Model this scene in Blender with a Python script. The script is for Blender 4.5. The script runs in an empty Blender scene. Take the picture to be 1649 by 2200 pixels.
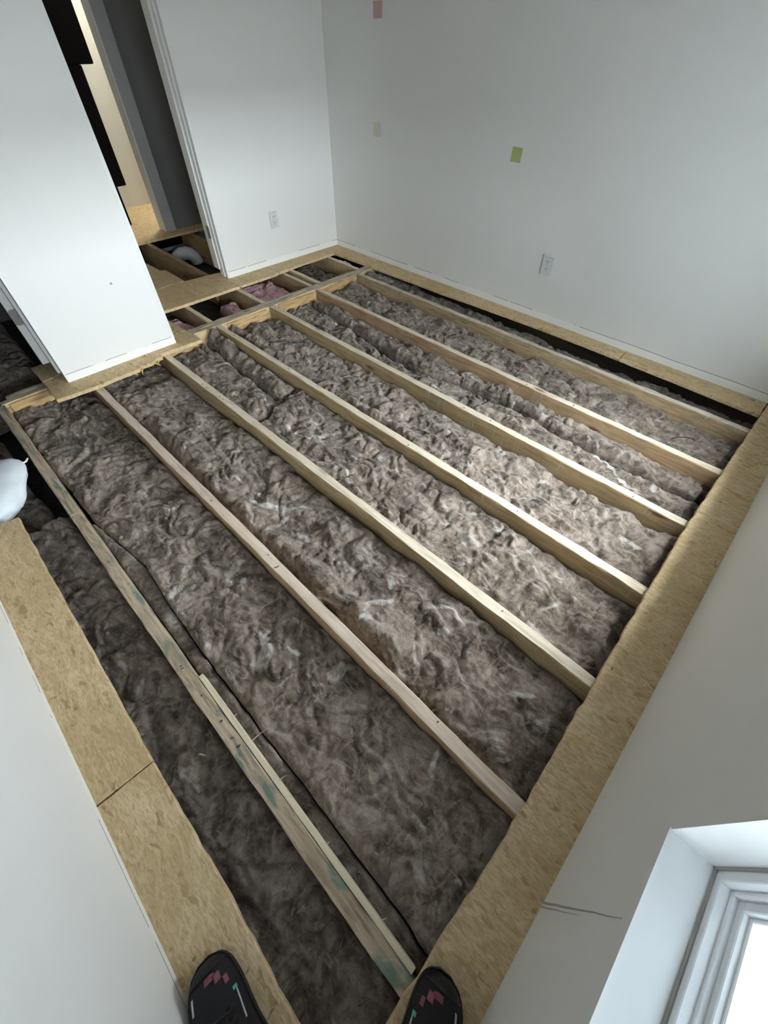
import bpy, bmesh, math, random
import numpy as np
from mathutils import Matrix, Vector

scene = bpy.context.scene
COL = scene.collection
random.seed(7)
RNG = np.random.default_rng(11)

# ------------------------------------------------------------------ camera
cam_d = bpy.data.cameras.new('camera')
cam_d.sensor_fit = 'VERTICAL'
cam_d.sensor_height = 36.0
cam_d.lens = 877.725 / 2200.0 * 36.0
cam_d.clip_start = 0.02
cam = bpy.data.objects.new('camera', cam_d)
COL.objects.link(cam)
cam.matrix_world = Matrix((
    (0.715278, -0.537430, 0.446706, 2.54416),
    (0.698781, 0.541710, -0.467179, -2.33723),
    (0.009090, 0.646312, 0.763019, 1.22112),
    (0, 0, 0, 1)))
scene.camera = cam

# ------------------------------------------------------------------ sky, windows' daylight, exposure
world = bpy.data.worlds.new('overcast_sky')
scene.world = world
world.use_nodes = True
bg = world.node_tree.nodes['Background']
bg.inputs['Color'].default_value = (0.92, 0.965, 1.0, 1)
bg.inputs['Strength'].default_value = 22.0

scene.view_settings.view_transform = 'Standard'
scene.view_settings.look = 'None'
scene.view_settings.gamma = 1.0
scene.view_settings.use_curve_mapping = False
scene.view_settings.exposure = 1.45
scene.cycles.max_bounces = 10
scene.cycles.diffuse_bounces = 6

# room dimensions (metres; z = 0 is the top of the floor joists)
YB, XW, XL, YN, XST = 0.2805, 2.8464, -0.5616, -2.741, 0.0589
YST_R, YST_L, YJAMB = -1.528, -2.123, -0.788
T = 0.018                       # subfloor thickness
CEIL = 2.35
S = 0.4064                      # joist spacing
WINDOWS = [(-2.55, -1.99, 0.416, 1.50), (-1.36, -0.28, 0.416, 0.95)]


def portal(name, loc, sx, sy, rot):
    l = bpy.data.lights.new(name, 'AREA')
    l.shape = 'RECTANGLE'
    l.size, l.size_y = sx, sy
    l.cycles.is_portal = True
    o = bpy.data.objects.new(name, l)
    COL.objects.link(o)
    o.location = loc
    o.rotation_euler = rot
    return o


BLOCKER_X, BLOCKER_Z0, BLOCKER_Z1 = 5.6, 1.08, 1.78      # unseen enclosure added to cut sky light at the near window; slot on its outer side
y0, y1, z0, z1 = WINDOWS[1]
portal('window_portal', (XW + 0.16, (y0 + y1) / 2, (z0 + z1) / 2), z1 - z0, y1 - y0, (0, math.pi / 2, 0))
portal('sky_blocker_portal', (BLOCKER_X + 0.10, -3.05, (BLOCKER_Z0 + BLOCKER_Z1) / 2), BLOCKER_Z1 - BLOCKER_Z0, 2.7, (0, math.pi / 2, 0))


# ------------------------------------------------------------------ numpy noise
def _hash(ix, iy, seed):
    h = (ix * 374761393 + iy * 668265263 + seed * 1442695041) & 0xffffffff
    h = ((h ^ (h >> 13)) * 1274126177) & 0xffffffff
    h = ((h ^ (h >> 16)) * 2246822519) & 0xffffffff
    return (h ^ (h >> 15)) & 0xffffffff


def gnoise(x, y, seed=0):
    x = np.asarray(x, float); y = np.asarray(y, float)
    ix = np.floor(x).astype(np.int64); iy = np.floor(y).astype(np.int64)
    fx = x - ix; fy = y - iy

    def g(dx, dy):
        a = _hash(ix + dx, iy + dy, seed) / 4294967296.0 * 2 * np.pi
        return np.cos(a) * (fx - dx) + np.sin(a) * (fy - dy)
    u = fx * fx * fx * (fx * (fx * 6 - 15) + 10)
    v = fy * fy * fy * (fy * (fy * 6 - 15) + 10)
    a = g(0, 0); b = g(1, 0); c = g(0, 1); d = g(1, 1)
    return ((a + (b - a) * u) + ((c + (d - c) * u) - (a + (b - a) * u)) * v) * 1.5


def fbm(x, y, seed=0, octv=4):
    r = 0; a = 0.5
    for i in range(octv):
        r = r + a * gnoise(x, y, seed + i * 17)
        x = x * 2.03 + 3.1; y = y * 2.03 - 1.7; a *= 0.5
    return r


# ------------------------------------------------------------------ materials
def new_mat(name):
    m = bpy.data.materials.new(name)
    m.use_nodes = True
    nt = m.node_tree
    b = nt.nodes['Principled BSDF']
    return m, nt, b


def N(nt, typ, **kw):
    n = nt.nodes.new(typ)
    for k, v in kw.items():
        setattr(n, k, v)
    return n


def setin(n, **kw):
    for k, v in kw.items():
        n.inputs[k.replace('_', ' ')].default_value = v
    return n


def ramp(nt, fac, stops, interp='LINEAR'):
    r = N(nt, 'ShaderNodeValToRGB')
    cr = r.color_ramp
    cr.interpolation = interp
    while len(cr.elements) < len(stops):
        cr.elements.new(0.5)
    for e, (p, c) in zip(cr.elements, stops):
        e.position = p
        e.color = (c, c, c, 1) if isinstance(c, (int, float)) else (*c, 1)
    nt.links.new(fac, r.inputs[0])
    return r.outputs[0]


def mixc(nt, fac, a, b, blend='MIX'):
    m = N(nt, 'ShaderNodeMix', data_type='RGBA', blend_type=blend)
    for sock, v in ((m.inputs[0], fac), (m.inputs[6], a), (m.inputs[7], b)):
        if isinstance(v, (int, float)):
            sock.default_value = v
        elif isinstance(v, tuple):
            sock.default_value = (*v, 1)
        else:
            nt.links.new(v, sock)
    return m.outputs[2]


def mth(nt, op, a, b=None, c=None):
    m = N(nt, 'ShaderNodeMath', operation=op)
    for i, v in enumerate((a, b, c)):
        if v is None:
            continue
        if isinstance(v, (int, float)):
            m.inputs[i].default_value = v
        else:
            nt.links.new(v, m.inputs[i])
    return m.outputs[0]


def coords(nt, scale=(1, 1, 1), rot=(0, 0, 0), rand=0.0):
    tc = N(nt, 'ShaderNodeTexCoord')
    out = tc.outputs['Object']
    if rand:
        oi = N(nt, 'ShaderNodeObjectInfo')
        ad = N(nt, 'ShaderNodeVectorMath', operation='ADD')
        sc = mth(nt, 'MULTIPLY', oi.outputs['Random'], rand)
        nt.links.new(out, ad.inputs[0]); nt.links.new(sc, ad.inputs[1])
        out = ad.outputs[0]
    mp = N(nt, 'ShaderNodeMapping')
    mp.inputs['Scale'].default_value = scale
    mp.inputs['Rotation'].default_value = rot
    nt.links.new(out, mp.inputs['Vector'])
    return mp.outputs[0]


def noise(nt, vec, scale, detail=4, rough=0.55, dist=0.0):
    n = N(nt, 'ShaderNodeTexNoise')
    n.inputs['Scale'].default_value = scale
    n.inputs['Detail'].default_value = detail
    n.inputs['Roughness'].default_value = rough
    n.inputs['Distortion'].default_value = dist
    nt.links.new(vec, n.inputs['Vector'])
    return n.outputs['Fac']


def bump(nt, b, h, strength, dist):
    bp = N(nt, 'ShaderNodeBump')
    bp.inputs['Strength'].default_value = strength
    bp.inputs['Distance'].default_value = dist
    nt.links.new(h, bp.inputs['Height'])
    nt.links.new(bp.outputs[0], b.inputs['Normal'])


def plain(name, col, rough=0.6, metal=0.0, spec=0.5):
    m, nt, b = new_mat(name)
    v = coords(nt, rand=9.0)
    n = noise(nt, v, 14, 3)
    nt.links.new(mixc(nt, n, tuple(c * 0.9 for c in col), tuple(min(1, c * 1.08) for c in col)), b.inputs['Base Color'])
    b.inputs['Roughness'].default_value = rough
    b.inputs['Metallic'].default_value = metal
    b.inputs['Specular IOR Level'].default_value = spec
    return m


def wall_paint(name, col, line_z=None, band=True):
    m, nt, b = new_mat(name)
    geo = N(nt, 'ShaderNodeNewGeometry')
    sep = N(nt, 'ShaderNodeSeparateXYZ')
    nt.links.new(geo.outputs['Position'], sep.inputs[0])
    v = geo.outputs['Position']
    base = mixc(nt, noise(nt, v, 1.7, 3), tuple(c * 0.97 for c in col), col)
    if line_z is not None:
        # bare band and pencil/caulk line left behind where the skirting was pulled off
        wob = mth(nt, 'MULTIPLY', mth(nt, 'SUBTRACT', noise(nt, v, 3.0, 2), 0.5), 0.012)
        d = mth(nt, 'ABSOLUTE', mth(nt, 'SUBTRACT', mth(nt, 'ADD', sep.outputs[2], wob), line_z))
        near = mth(nt, 'LESS_THAN', d, 0.0016)
        gap = mth(nt, 'GREATER_THAN', noise(nt, v, 5.0, 3), 0.47)
        base = mixc(nt, mth(nt, 'LESS_THAN', sep.outputs[2], line_z), base, (0.885, 0.89, 0.88))
        base = mixc(nt, mth(nt, 'MULTIPLY', mth(nt, 'MULTIPLY', near, gap), 0.75), base, (0.12, 0.12, 0.12))
    nt.links.new(base, b.inputs['Base Color'])
    b.inputs['Roughness'].default_value = 0.62
    b.inputs['Specular IOR Level'].default_value = 0.3
    bump(nt, b, noise(nt, v, 190, 2), 0.18, 0.0015)
    return m


def wood(name, c1, c2, c3=None, teal=0.0, streak=0.0, grime=0.0, rand=7.0):
    m, nt, b = new_mat(name)
    v = coords(nt, (1.4, 26, 26), rand=rand)
    vi = coords(nt, (1, 1, 1), rand=rand)
    g = noise(nt, v, 3.2, 5, 0.6, 0.6)
    col = ramp(nt, g, [(0.3, c1), (0.55, c2), (0.75, c3 or c2)])
    # knots
    vk = coords(nt, (2.6, 9, 9), rand=rand)
    vo = N(nt, 'ShaderNodeTexVoronoi'); vo.inputs['Scale'].default_value = 1.0
    nt.links.new(vk, vo.inputs['Vector'])
    kn = ramp(nt, vo.outputs['Distance'], [(0.05, 1.0), (0.13, 0.0)])
    col = mixc(nt, mth(nt, 'MULTIPLY', kn, 0.8), col, (0.10, 0.045, 0.02))
    if grime:
        gr = ramp(nt, noise(nt, coords(nt, (6, 40, 40), rand=rand), 2.0, 4), [(0.5, 0.0), (0.68, 1.0)])
        col = mixc(nt, mth(nt, 'MULTIPLY', gr, grime), col, (0.13, 0.11, 0.085))
    if streak:
        st = ramp(nt, noise(nt, coords(nt, (60, 3, 4), rand=rand), 3.0, 3), [(0.60, 0.0), (0.68, 1.0)])
        big = ramp(nt, noise(nt, coords(nt, (3, 1, 1), rand=rand), 1.6, 1), [(0.52, 0.0), (0.60, 1.0)])
        col = mixc(nt, mth(nt, 'MULTIPLY', mth(nt, 'MULTIPLY', st, big), streak), col, (0.62, 0.57, 0.48))
    if teal:
        te = ramp(nt, noise(nt, coords(nt, (7, 16, 16), rand=rand), 1.3, 3, 0.6, 0.5), [(0.54, 0.0), (0.66, 1.0)])
        col = mixc(nt, mth(nt, 'MULTIPLY', te, teal), col, (0.08, 0.20, 0.17))
    nt.links.new(col, b.inputs['Base Color'])
    b.inputs['Roughness'].default_value = 0.75
    b.inputs['Specular IOR Level'].default_value = 0.25
    bump(nt, b, g, 0.25, 0.003)
    return m


def osb(name, tint=(1, 1, 1)):
    m, nt, b = new_mat(name)
    cols = []
    hs = []
    for i, (sc, rz) in enumerate((((22, 95, 30), 0.35), ((18, 80, 30), 1.35), ((26, 110, 30), -0.55))):
        v0 = coords(nt, (1, 1, 1), rand=5.0)
        wn = N(nt, 'ShaderNodeTexNoise'); wn.inputs['Scale'].default_value = 11 + i * 3
        nt.links.new(v0, wn.inputs['Vector'])
        ad = N(nt, 'ShaderNodeVectorMath', operation='MULTIPLY_ADD')
        nt.links.new(wn.outputs['Color'], ad.inputs[0]); ad.inputs[1].default_value = (0.05, 0.05, 0.0)
        nt.links.new(v0, ad.inputs[2])
        mp = N(nt, 'ShaderNodeMapping')
        mp.inputs['Scale'].default_value = sc; mp.inputs['Rotation'].default_value = (0, 0, rz)
        nt.links.new(ad.outputs[0], mp.inputs['Vector'])
        vo = N(nt, 'ShaderNodeTexVoronoi'); vo.inputs['Scale'].default_value = 1.0
        nt.links.new(mp.outputs[0], vo.inputs['Vector'])
        sp = N(nt, 'ShaderNodeSeparateColor'); nt.links.new(vo.outputs['Color'], sp.inputs[0])
        cols.append(sp.outputs[0]); hs.append(vo.outputs['Distance'])
    v1 = coords(nt, rand=5.0)
    s1 = ramp(nt, noise(nt, v1, 16, 3), [(0.46, 0.0), (0.54, 1.0)])
    s2 = ramp(nt, noise(nt, v1, 21, 3), [(0.50, 0.0), (0.56, 1.0)])
    f = mixc(nt, s2, mixc(nt, s1, cols[0], cols[1]), cols[2])
    t = lambda c: tuple(a * k for a, k in zip(c, tint))
    col = ramp(nt, f, [(0.0, t((0.42, 0.285, 0.15))), (0.10, t((0.64, 0.475, 0.27))), (0.55, t((0.72, 0.552, 0.33))), (1.0, t((0.80, 0.64, 0.41)))])
    fine = noise(nt, coords(nt, (30, 120, 60), (0, 0, 0.5), rand=5.0), 2.2, 3)
    col = mixc(nt, ramp(nt, fine, [(0.36, 0.5), (0.52, 0.0)]), col, t((0.34, 0.24, 0.12)))
    # dark chips and reddish scuffs
    ch = ramp(nt, noise(nt, coords(nt, (60, 22, 30), (0, 0, 0.4), rand=5.0), 1.0, 2), [(0.70, 0.0), (0.76, 1.0)])
    col = mixc(nt, mth(nt, 'MULTIPLY', ch, 0.75), col, t((0.17, 0.10, 0.045)))
    big = ramp(nt, noise(nt, v1, 3.0, 3), [(0.42, 0.0), (0.75, 0.5)])
    col = mixc(nt, big, col, t((0.46, 0.33, 0.16)))
    nt.links.new(col, b.inputs['Base Color'])
    b.inputs['Roughness'].default_value = 0.7
    b.inputs['Specular IOR Level'].default_value = 0.3
    bump(nt, b, fine, 0.4, 0.0018)
    return m


def wool(name, dark, mid, light, tuft, sheen=0.2):
    m, nt, b = new_mat(name)
    v = coords(nt, (1, 1.2, 1), rand=13.0)
    a = noise(nt, v, 4.5, 3, 0.5, 1.6)
    c = noise(nt, v, 11.0, 3, 0.55, 2.6)
    w = noise(nt, coords(nt, (0.8, 1.7, 1.2), (0, 0, 0.6), rand=13.0), 13.0, 3, 0.55, 3.5)
    w2 = noise(nt, coords(nt, (1.9, 0.7, 1.2), (0, 0, -0.4), rand=17.0), 12.0, 3, 0.55, 3.0)
    f = mth(nt, 'ADD', mth(nt, 'MULTIPLY', a, 0.45), mth(nt, 'MULTIPLY', c, 0.55))
    col = ramp(nt, f, [(0.36, dark), (0.49, mid), (0.63, light)])
    col = mixc(nt, ramp(nt, w, [(0.55, 0.0), (0.72, 0.8)]), col, light)
    col = mixc(nt, ramp(nt, w2, [(0.56, 0.0), (0.72, 0.7)]), col, light)
    col = mixc(nt, ramp(nt, w2, [(0.26, 0.8), (0.42, 0.0)]), col, dark)
    big = ramp(nt, noise(nt, v, 6.5, 3, 0.55, 1.8), [(0.60, 0.0), (0.70, 0.9)])
    col = mixc(nt, big, col, tuft)
    fib = noise(nt, coords(nt, (1, 2.2, 2), (0, 0, 0.9), rand=13.0), 42, 3, 0.65, 4.0)
    col = mixc(nt, ramp(nt, fib, [(0.36, 0.35), (0.52, 0.0)]), col, dark)
    nt.links.new(col, b.inputs['Base Color'])
    b.inputs['Roughness'].default_value = 1.0
    b.inputs['Specular IOR Level'].default_value = 0.03
    b.inputs['Sheen Weight'].default_value = sheen
    b.inputs['Sheen Roughness'].default_value = 0.6
    bump(nt, b, mth(nt, 'ADD', mth(nt, 'MULTIPLY', c, 1.6), mth(nt, 'MULTIPLY', fib, 0.5)), 0.5, 0.010)
    return m


M = {}
M['wall'] = wall_paint('white_wall_paint', (0.83, 0.835, 0.825), 0.058)
M['wall_plain'] = wall_paint('plain_wall_paint', (0.86, 0.86, 0.85))
M['wall_front'] = wall_paint('near_wall_paint', (0.86, 0.86, 0.85), 0.036)
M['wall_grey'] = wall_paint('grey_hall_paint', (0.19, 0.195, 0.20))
M['wall_cream'] = wall_paint('cream_room_paint', (0.74, 0.74, 0.66))
M['ceiling'] = plain('ceiling_paint', (0.74, 0.74, 0.73), 0.8)
M['trim_grey'] = plain('grey_casing_paint', (0.46, 0.47, 0.50), 0.5)
M['trim'] = plain('white_trim_paint', (0.82, 0.83, 0.83), 0.4)
M['vinyl'] = plain('white_vinyl', (0.84, 0.86, 0.87), 0.3)
M['top_pale'] = wood('pale_joist_top', (0.62, 0.52, 0.38), (0.74, 0.65, 0.51), (0.82, 0.75, 0.63), grime=0.25)  # joist top faces get paler tones than the sides
M['top_pink'] = wood('pale_pinkish_joist_top', (0.58, 0.45, 0.34), (0.70, 0.58, 0.47), (0.78, 0.68, 0.58), grime=0.25)
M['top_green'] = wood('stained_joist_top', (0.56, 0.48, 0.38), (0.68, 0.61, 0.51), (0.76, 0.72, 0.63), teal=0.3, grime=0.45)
M['torn'] = wood('torn_board_layer', (0.42, 0.25, 0.10), (0.58, 0.39, 0.19), (0.68, 0.51, 0.30), grime=0.5)
M['rim'] = wood('shade_painted_rim_board', (0.03, 0.022, 0.015), (0.05, 0.038, 0.026), (0.06, 0.05, 0.035))  # shade below the floor strips is painted into this near-black colour
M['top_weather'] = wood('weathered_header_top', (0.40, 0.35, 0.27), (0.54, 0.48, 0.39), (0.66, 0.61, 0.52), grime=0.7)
M['joist'] = wood('joist_pine', (0.36, 0.25, 0.13), (0.50, 0.375, 0.21), (0.59, 0.46, 0.29), streak=0.7, grime=0.35)
M['joist_red'] = wood('joist_reddish_pine', (0.38, 0.24, 0.13), (0.52, 0.365, 0.22), (0.62, 0.47, 0.32), streak=0.7, grime=0.3)
M['joist_teal'] = wood('joist_stained_pine', (0.38, 0.29, 0.20), (0.56, 0.45, 0.33), (0.66, 0.55, 0.43), teal=0.75, streak=0.2, grime=0.6)
M['joist_green'] = wood('joist_edge_stained_pine', (0.36, 0.25, 0.135), (0.50, 0.37, 0.22), (0.58, 0.46, 0.30), teal=0.35, streak=0.6, grime=0.5)
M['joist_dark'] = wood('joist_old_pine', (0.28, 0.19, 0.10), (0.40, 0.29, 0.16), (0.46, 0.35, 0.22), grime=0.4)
M['furring'] = wood('fresh_pine', (0.70, 0.60, 0.40), (0.78, 0.69, 0.50), (0.82, 0.74, 0.56), grime=0.0)
M['header'] = wood('header_pine', (0.50, 0.36, 0.17), (0.62, 0.47, 0.26), (0.70, 0.58, 0.40), grime=0.7)
M['splinter'] = plain('splintered_wood', (0.72, 0.48, 0.25), 0.8)
M['osb'] = osb('strand_board')
M['osb_dark'] = osb('dark_strand_board', (0.86, 0.86, 0.86))  # same strand board with an even darker tint
M['wool'] = wool('brown_mineral_wool', (0.060, 0.044, 0.034), (0.192, 0.148, 0.115), (0.38, 0.32, 0.27), (0.56, 0.52, 0.48))
M['wool_dark'] = wool('dirty_mineral_wool', (0.058, 0.043, 0.035), (0.185, 0.145, 0.118), (0.35, 0.295, 0.255), (0.45, 0.42, 0.39))
M['pink'] = wool('pink_glass_wool', (0.62, 0.30, 0.38), (0.82, 0.48, 0.56), (0.90, 0.66, 0.71), (0.92, 0.78, 0.80))
M['fibre'] = plain('loose_wool_fibre', (0.52, 0.46, 0.41), 0.9)
M['black'] = plain('matt_black_paint', (0.010, 0.008, 0.008), 0.9, 0.0, 0.1)
M['plastic'] = plain('matt_plastic_plate', (0.70, 0.72, 0.73), 0.35)
M['slot'] = plain('socket_slot', (0.06, 0.06, 0.06), 0.6)
M['steel'] = plain('dull_steel', (0.32, 0.31, 0.29), 0.5, 0.6)
M['nail'] = plain('nail_steel', (0.10, 0.085, 0.07), 0.6, 0.5)
M['tape_pink'] = plain('pink_paint_swatch', (0.62, 0.40, 0.40), 0.7)
M['tape_yellow'] = plain('pale_yellow_paint_swatch', (0.70, 0.70, 0.55), 0.7)
M['tape_green'] = plain('lime_paint_swatch', (0.46, 0.56, 0.21), 0.7)
M['bag'] = plain('white_cloth', (0.80, 0.86, 0.92), 0.75)
M['cord'] = plain('white_cord', (0.85, 0.80, 0.74), 0.8)
M['wire'] = plain('black_wire', (0.01, 0.01, 0.01), 0.4)
M['shoe_black'] = plain('black_mesh_fabric', (0.010, 0.009, 0.012), 0.8)
M['rubber'] = plain('black_rubber', (0.008, 0.008, 0.009), 0.55)
M['shoe_pink'] = plain('pink_overlay', (0.24, 0.07, 0.10), 0.6)
M['shoe_grey'] = plain('reflective_grey', (0.55, 0.55, 0.56), 0.45)
M['shoe_teal'] = plain('teal_overlay', (0.10, 0.42, 0.33), 0.45)
M['shoe_green'] = plain('green_overlay', (0.10, 0.26, 0.12), 0.5)
M['duct'] = plain('pale_duct_jacket', (0.55, 0.60, 0.63), 0.55)
M['pipe'] = plain('white_pipe', (0.62, 0.64, 0.64), 0.4)
M['caulk'] = plain('dirty_caulk', (0.38, 0.37, 0.34), 0.8)
M['seam'] = plain('cracked_joint', (0.42, 0.42, 0.41), 0.9)
M['lamp'] = plain('lamp_metal', (0.6, 0.6, 0.58), 0.4)
M['ground'] = plain('outside_gravel', (0.06, 0.06, 0.056), 0.95)


def membrane_mat():
    m, nt, b = new_mat('black_belly_membrane')
    v = coords(nt)
    n = noise(nt, v, 9, 4, 0.6, 2.0)
    nt.links.new(mixc(nt, n, (0.006, 0.006, 0.007), (0.022, 0.022, 0.024)), b.inputs['Base Color'])
    b.inputs['Roughness'].default_value = 0.42
    bump(nt, b, n, 0.5, 0.02)
    return m


M['membrane'] = membrane_mat()


def glass_mat():
    m, nt, b = new_mat('window_glass')
    out = [n for n in nt.nodes if n.type == 'OUTPUT_MATERIAL'][0]
    tr = N(nt, 'ShaderNodeBsdfTransparent'); tr.inputs[0].default_value = (0.95, 0.97, 0.97, 1)
    gl = N(nt, 'ShaderNodeBsdfGlossy'); gl.inputs['Roughness'].default_value = 0.02
    mx = N(nt, 'ShaderNodeMixShader')
    mx.inputs[0].default_value = 0.05; nt.links.new(tr.outputs[0], mx.inputs[1]); nt.links.new(gl.outputs[0], mx.inputs[2])
    nt.links.new(mx.outputs[0], out.inputs[0])
    return m


M['glass'] = glass_mat()


def glow_mat():
    m, nt, b = new_mat('lit_lamp_globe')
    b.inputs['Base Color'].default_value = (1, 0.9, 0.7, 1)
    b.inputs['Emission Color'].default_value = (1.0, 0.87, 0.62, 1)
    b.inputs['Emission Strength'].default_value = 12.0
    return m


M['glow'] = glow_mat()


def blocker_floor_mat():
    m, nt, b = new_mat('pale_sky_blocker_floor')
    v = coords(nt)
    n = ramp(nt, noise(nt, coords(nt, (1, 2, 1), (0, 0, 0.7)), 22, 3), [(0.66, 0.0), (0.72, 0.35)])
    nt.links.new(mixc(nt, n, (0.36, 0.37, 0.375), (0.22, 0.22, 0.21)), b.inputs['Base Color'])
    b.inputs['Roughness'].default_value = 0.7
    return m


M['blocker_floor'] = blocker_floor_mat()  # floor of the added light-blocking enclosure
M['sky_blocker'] = plain('grey_sky_blocker', (0.30, 0.32, 0.34), 0.8)  # walls and roof of the added light-blocking enclosure


def sill_mat():
    m, nt, b = new_mat('speckled_sill_paint')
    v = coords(nt)
    n = noise(nt, v, 70, 1)
    nt.links.new(mixc(nt, ramp(nt, n, [(0.80, 0.0), (0.82, 0.8)]), (0.84, 0.86, 0.87), (0.2, 0.19, 0.18)), b.inputs['Base Color'])
    b.inputs['Roughness'].default_value = 0.45
    return m


M['sill'] = sill_mat()


# ------------------------------------------------------------------ object helpers
def mesh_obj(name, verts, faces, mat, parent=None, smooth=False, loc=None):
    """One mesh object; a top-level one gets its origin at the centre of its base."""
    v = np.asarray(verts, float)
    if parent is None:
        if loc is None:
            lo, hi = v.min(0), v.max(0)
            loc = np.array([(lo[0] + hi[0]) / 2, (lo[1] + hi[1]) / 2, lo[2]])
        else:
            loc = np.array(loc, float)
        v = v - loc
    me = bpy.data.meshes.new(name)
    me.from_pydata(v.tolist(), [], faces if isinstance(faces, list) else faces.tolist())
    me.update()
    if smooth:
        me.shade_smooth()
    me.materials.append(M[mat] if isinstance(mat, str) else mat)
    o = bpy.data.objects.new(name, me)
    COL.objects.link(o)
    if parent is None:
        o.location = loc
    else:
        o.parent = parent
    return o


def empty(name, loc):
    o = bpy.data.objects.new(name, None)
    o.empty_display_size = 0.05
    COL.objects.link(o)
    o.location = loc
    return o


def tag(o, label, cat, group=None):
    o['label'] = label
    o['category'] = cat
    if group:
        o['group'] = group
    return o


def struct(o):
    o['kind'] = 'structure'
    return o


def boxes(*bs):
    """verts, faces for one or more axis-aligned boxes (x0,x1,y0,y1,z0,z1)."""
    V, F = [], []
    for (x0, x1, y0, y1, z0, z1) in bs:
        k = len(V)
        V += [(x0, y0, z0), (x1, y0, z0), (x1, y1, z0), (x0, y1, z0), (x0, y0, z1), (x1, y0, z1), (x1, y1, z1), (x0, y1, z1)]
        F += [(k, k + 3, k + 2, k + 1), (k + 4, k + 5, k + 6, k + 7), (k, k + 1, k + 5, k + 4),
              (k + 1, k + 2, k + 6, k + 5), (k + 2, k + 3, k + 7, k + 6), (k + 3, k, k + 4, k + 7)]
    return V, F


def bevel_obj(o, w, seg=2):
    bm = bmesh.new(); bm.from_mesh(o.data)
    bmesh.ops.bevel(bm, geom=list(bm.edges), offset=w, segments=seg, affect='EDGES', profile=0.6)
    bm.to_mesh(o.data); bm.free()
    return o


def rel(parent, verts):
    l = np.array(parent.location)
    return (np.asarray(verts, float) - l)


def child(name, parent, verts, faces, mat, smooth=False):
    return mesh_obj(name, rel(parent, verts), faces, mat, parent, smooth)


def sub(name, parent, base, verts, faces, mat, smooth=False):
    """Sub-part: parent sits at the origin of its own parent, so only base shifts."""
    return mesh_obj(name, np.asarray(verts, float) - np.array(base.location), faces, mat, parent, smooth)


def plank(name, axis, a0, a1, c, w, z0, z1, mat, bev=0.003, jit=0.0012, seg=48, parent=None, seed=0, warp=0.0, topmat=None):
    """A sawn board along x or y with eased, slightly worn edges. Local X is its length."""
    L = a1 - a0
    h = z1 - z0
    t = np.linspace(0, 1, seg + 1)
    prof = [(-w / 2 + bev, 0), (w / 2 - bev, 0), (w / 2, bev), (w / 2, h - bev), (w / 2 - bev, h), (-w / 2 + bev, h), (-w / 2, h - bev), (-w / 2, bev)]
    V = []
    for i, tt in enumerate(t):
        x = tt * L - L / 2
        off = warp * math.sin(tt * 5.1 + seed)
        for j, (py, pz) in enumerate(prof):
            k = jit * (2.2 if j in (3, 4, 5, 6) else 0.6)
            n1 = float(gnoise(x * 9 + j * 5.3, seed * 3.7 + j)) * k
            n2 = float(gnoise(x * 11 + j * 3.1, seed * 5.1 - j)) * k
            V.append((x, py + off + n1, pz + (n2 if pz > bev * 2 else 0)))
    F = []
    for i in range(seg):
        for j in range(8):
            a = i * 8 + j; b = i * 8 + (j + 1) % 8
            F.append((a, b, b + 8, a + 8))
    F = [f[::-1] for f in F]
    F.append(tuple(range(8)))
    F.append(tuple(reversed(range(seg * 8, seg * 8 + 8))))
    me = bpy.data.meshes.new(name)
    me.from_pydata(V, [], F); me.update()
    me.materials.append(M[mat])
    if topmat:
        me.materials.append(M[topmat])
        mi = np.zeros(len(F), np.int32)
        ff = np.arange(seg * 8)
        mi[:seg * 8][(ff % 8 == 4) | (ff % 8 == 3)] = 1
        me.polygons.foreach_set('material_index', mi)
    o = bpy.data.objects.new(name, me)
    COL.objects.link(o)
    cx = (a0 + a1) / 2
    o.location = (cx, c, z0) if axis == 'x' else (c, cx, z0)
    if axis == 'y':
        o.rotation_euler = (0, 0, math.pi / 2)
    if parent is not None:
        o.parent = parent
        o.location = Vector(o.location) - parent.location
    return o


def board_poly(name, pts, z0, z1, mat, jag=0.0015, step=0.03, seed=0):
    """Sheet board from a plan polygon; its cut edges waver a little."""
    P = []
    n = len(pts)
    for i in range(n):
        a = np.array(pts[i]); b = np.array(pts[(i + 1) % n])
        d = np.linalg.norm(b - a); k = max(1, int(d / step))
        nrm = np.array([b[1] - a[1], a[0] - b[0]]) / max(d, 1e-6)
        for j in range(k):
            q = a + (b - a) * j / k
            if j:
                q = q + nrm * jag * float(gnoise(q[0] * 23 + seed, q[1] * 23 - seed)) * 1.6
            P.append(q)
    area = sum(P[i][0] * P[(i + 1) % len(P)][1] - P[(i + 1) % len(P)][0] * P[i][1] for i in range(len(P)))
    if area < 0:
        P = P[::-1]
    lo = np.min(P, 0); hi = np.max(P, 0)
    c = (lo + hi) / 2
    bm = bmesh.new()
    vs = [bm.verts.new((q[0] - c[0], q[1] - c[1], 0)) for q in P]
    f = bm.faces.new(vs)
    r = bmesh.ops.extrude_face_region(bm, geom=[f])
    top = [g for g in r['geom'] if isinstance(g, bmesh.types.BMVert)]
    for v in top:
        v.co.z = z1 - z0
    f.normal_flip()
    bm.normal_update()
    es = [e for e in bm.edges if all(abs(v.co.z - (z1 - z0)) < 1e-6 for v in e.verts) and len(e.link_faces) == 2]
    bmesh.ops.bevel(bm, geom=es, offset=0.002, segments=1, affect='EDGES')
    bmesh.ops.recalc_face_normals(bm, faces=list(bm.faces))
    me = bpy.data.meshes.new(name)
    bm.to_mesh(me); bm.free()
    me.materials.append(M[mat])
    o = bpy.data.objects.new(name, me)
    COL.objects.link(o)
    o.location = (c[0], c[1], z0)
    return o


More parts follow.
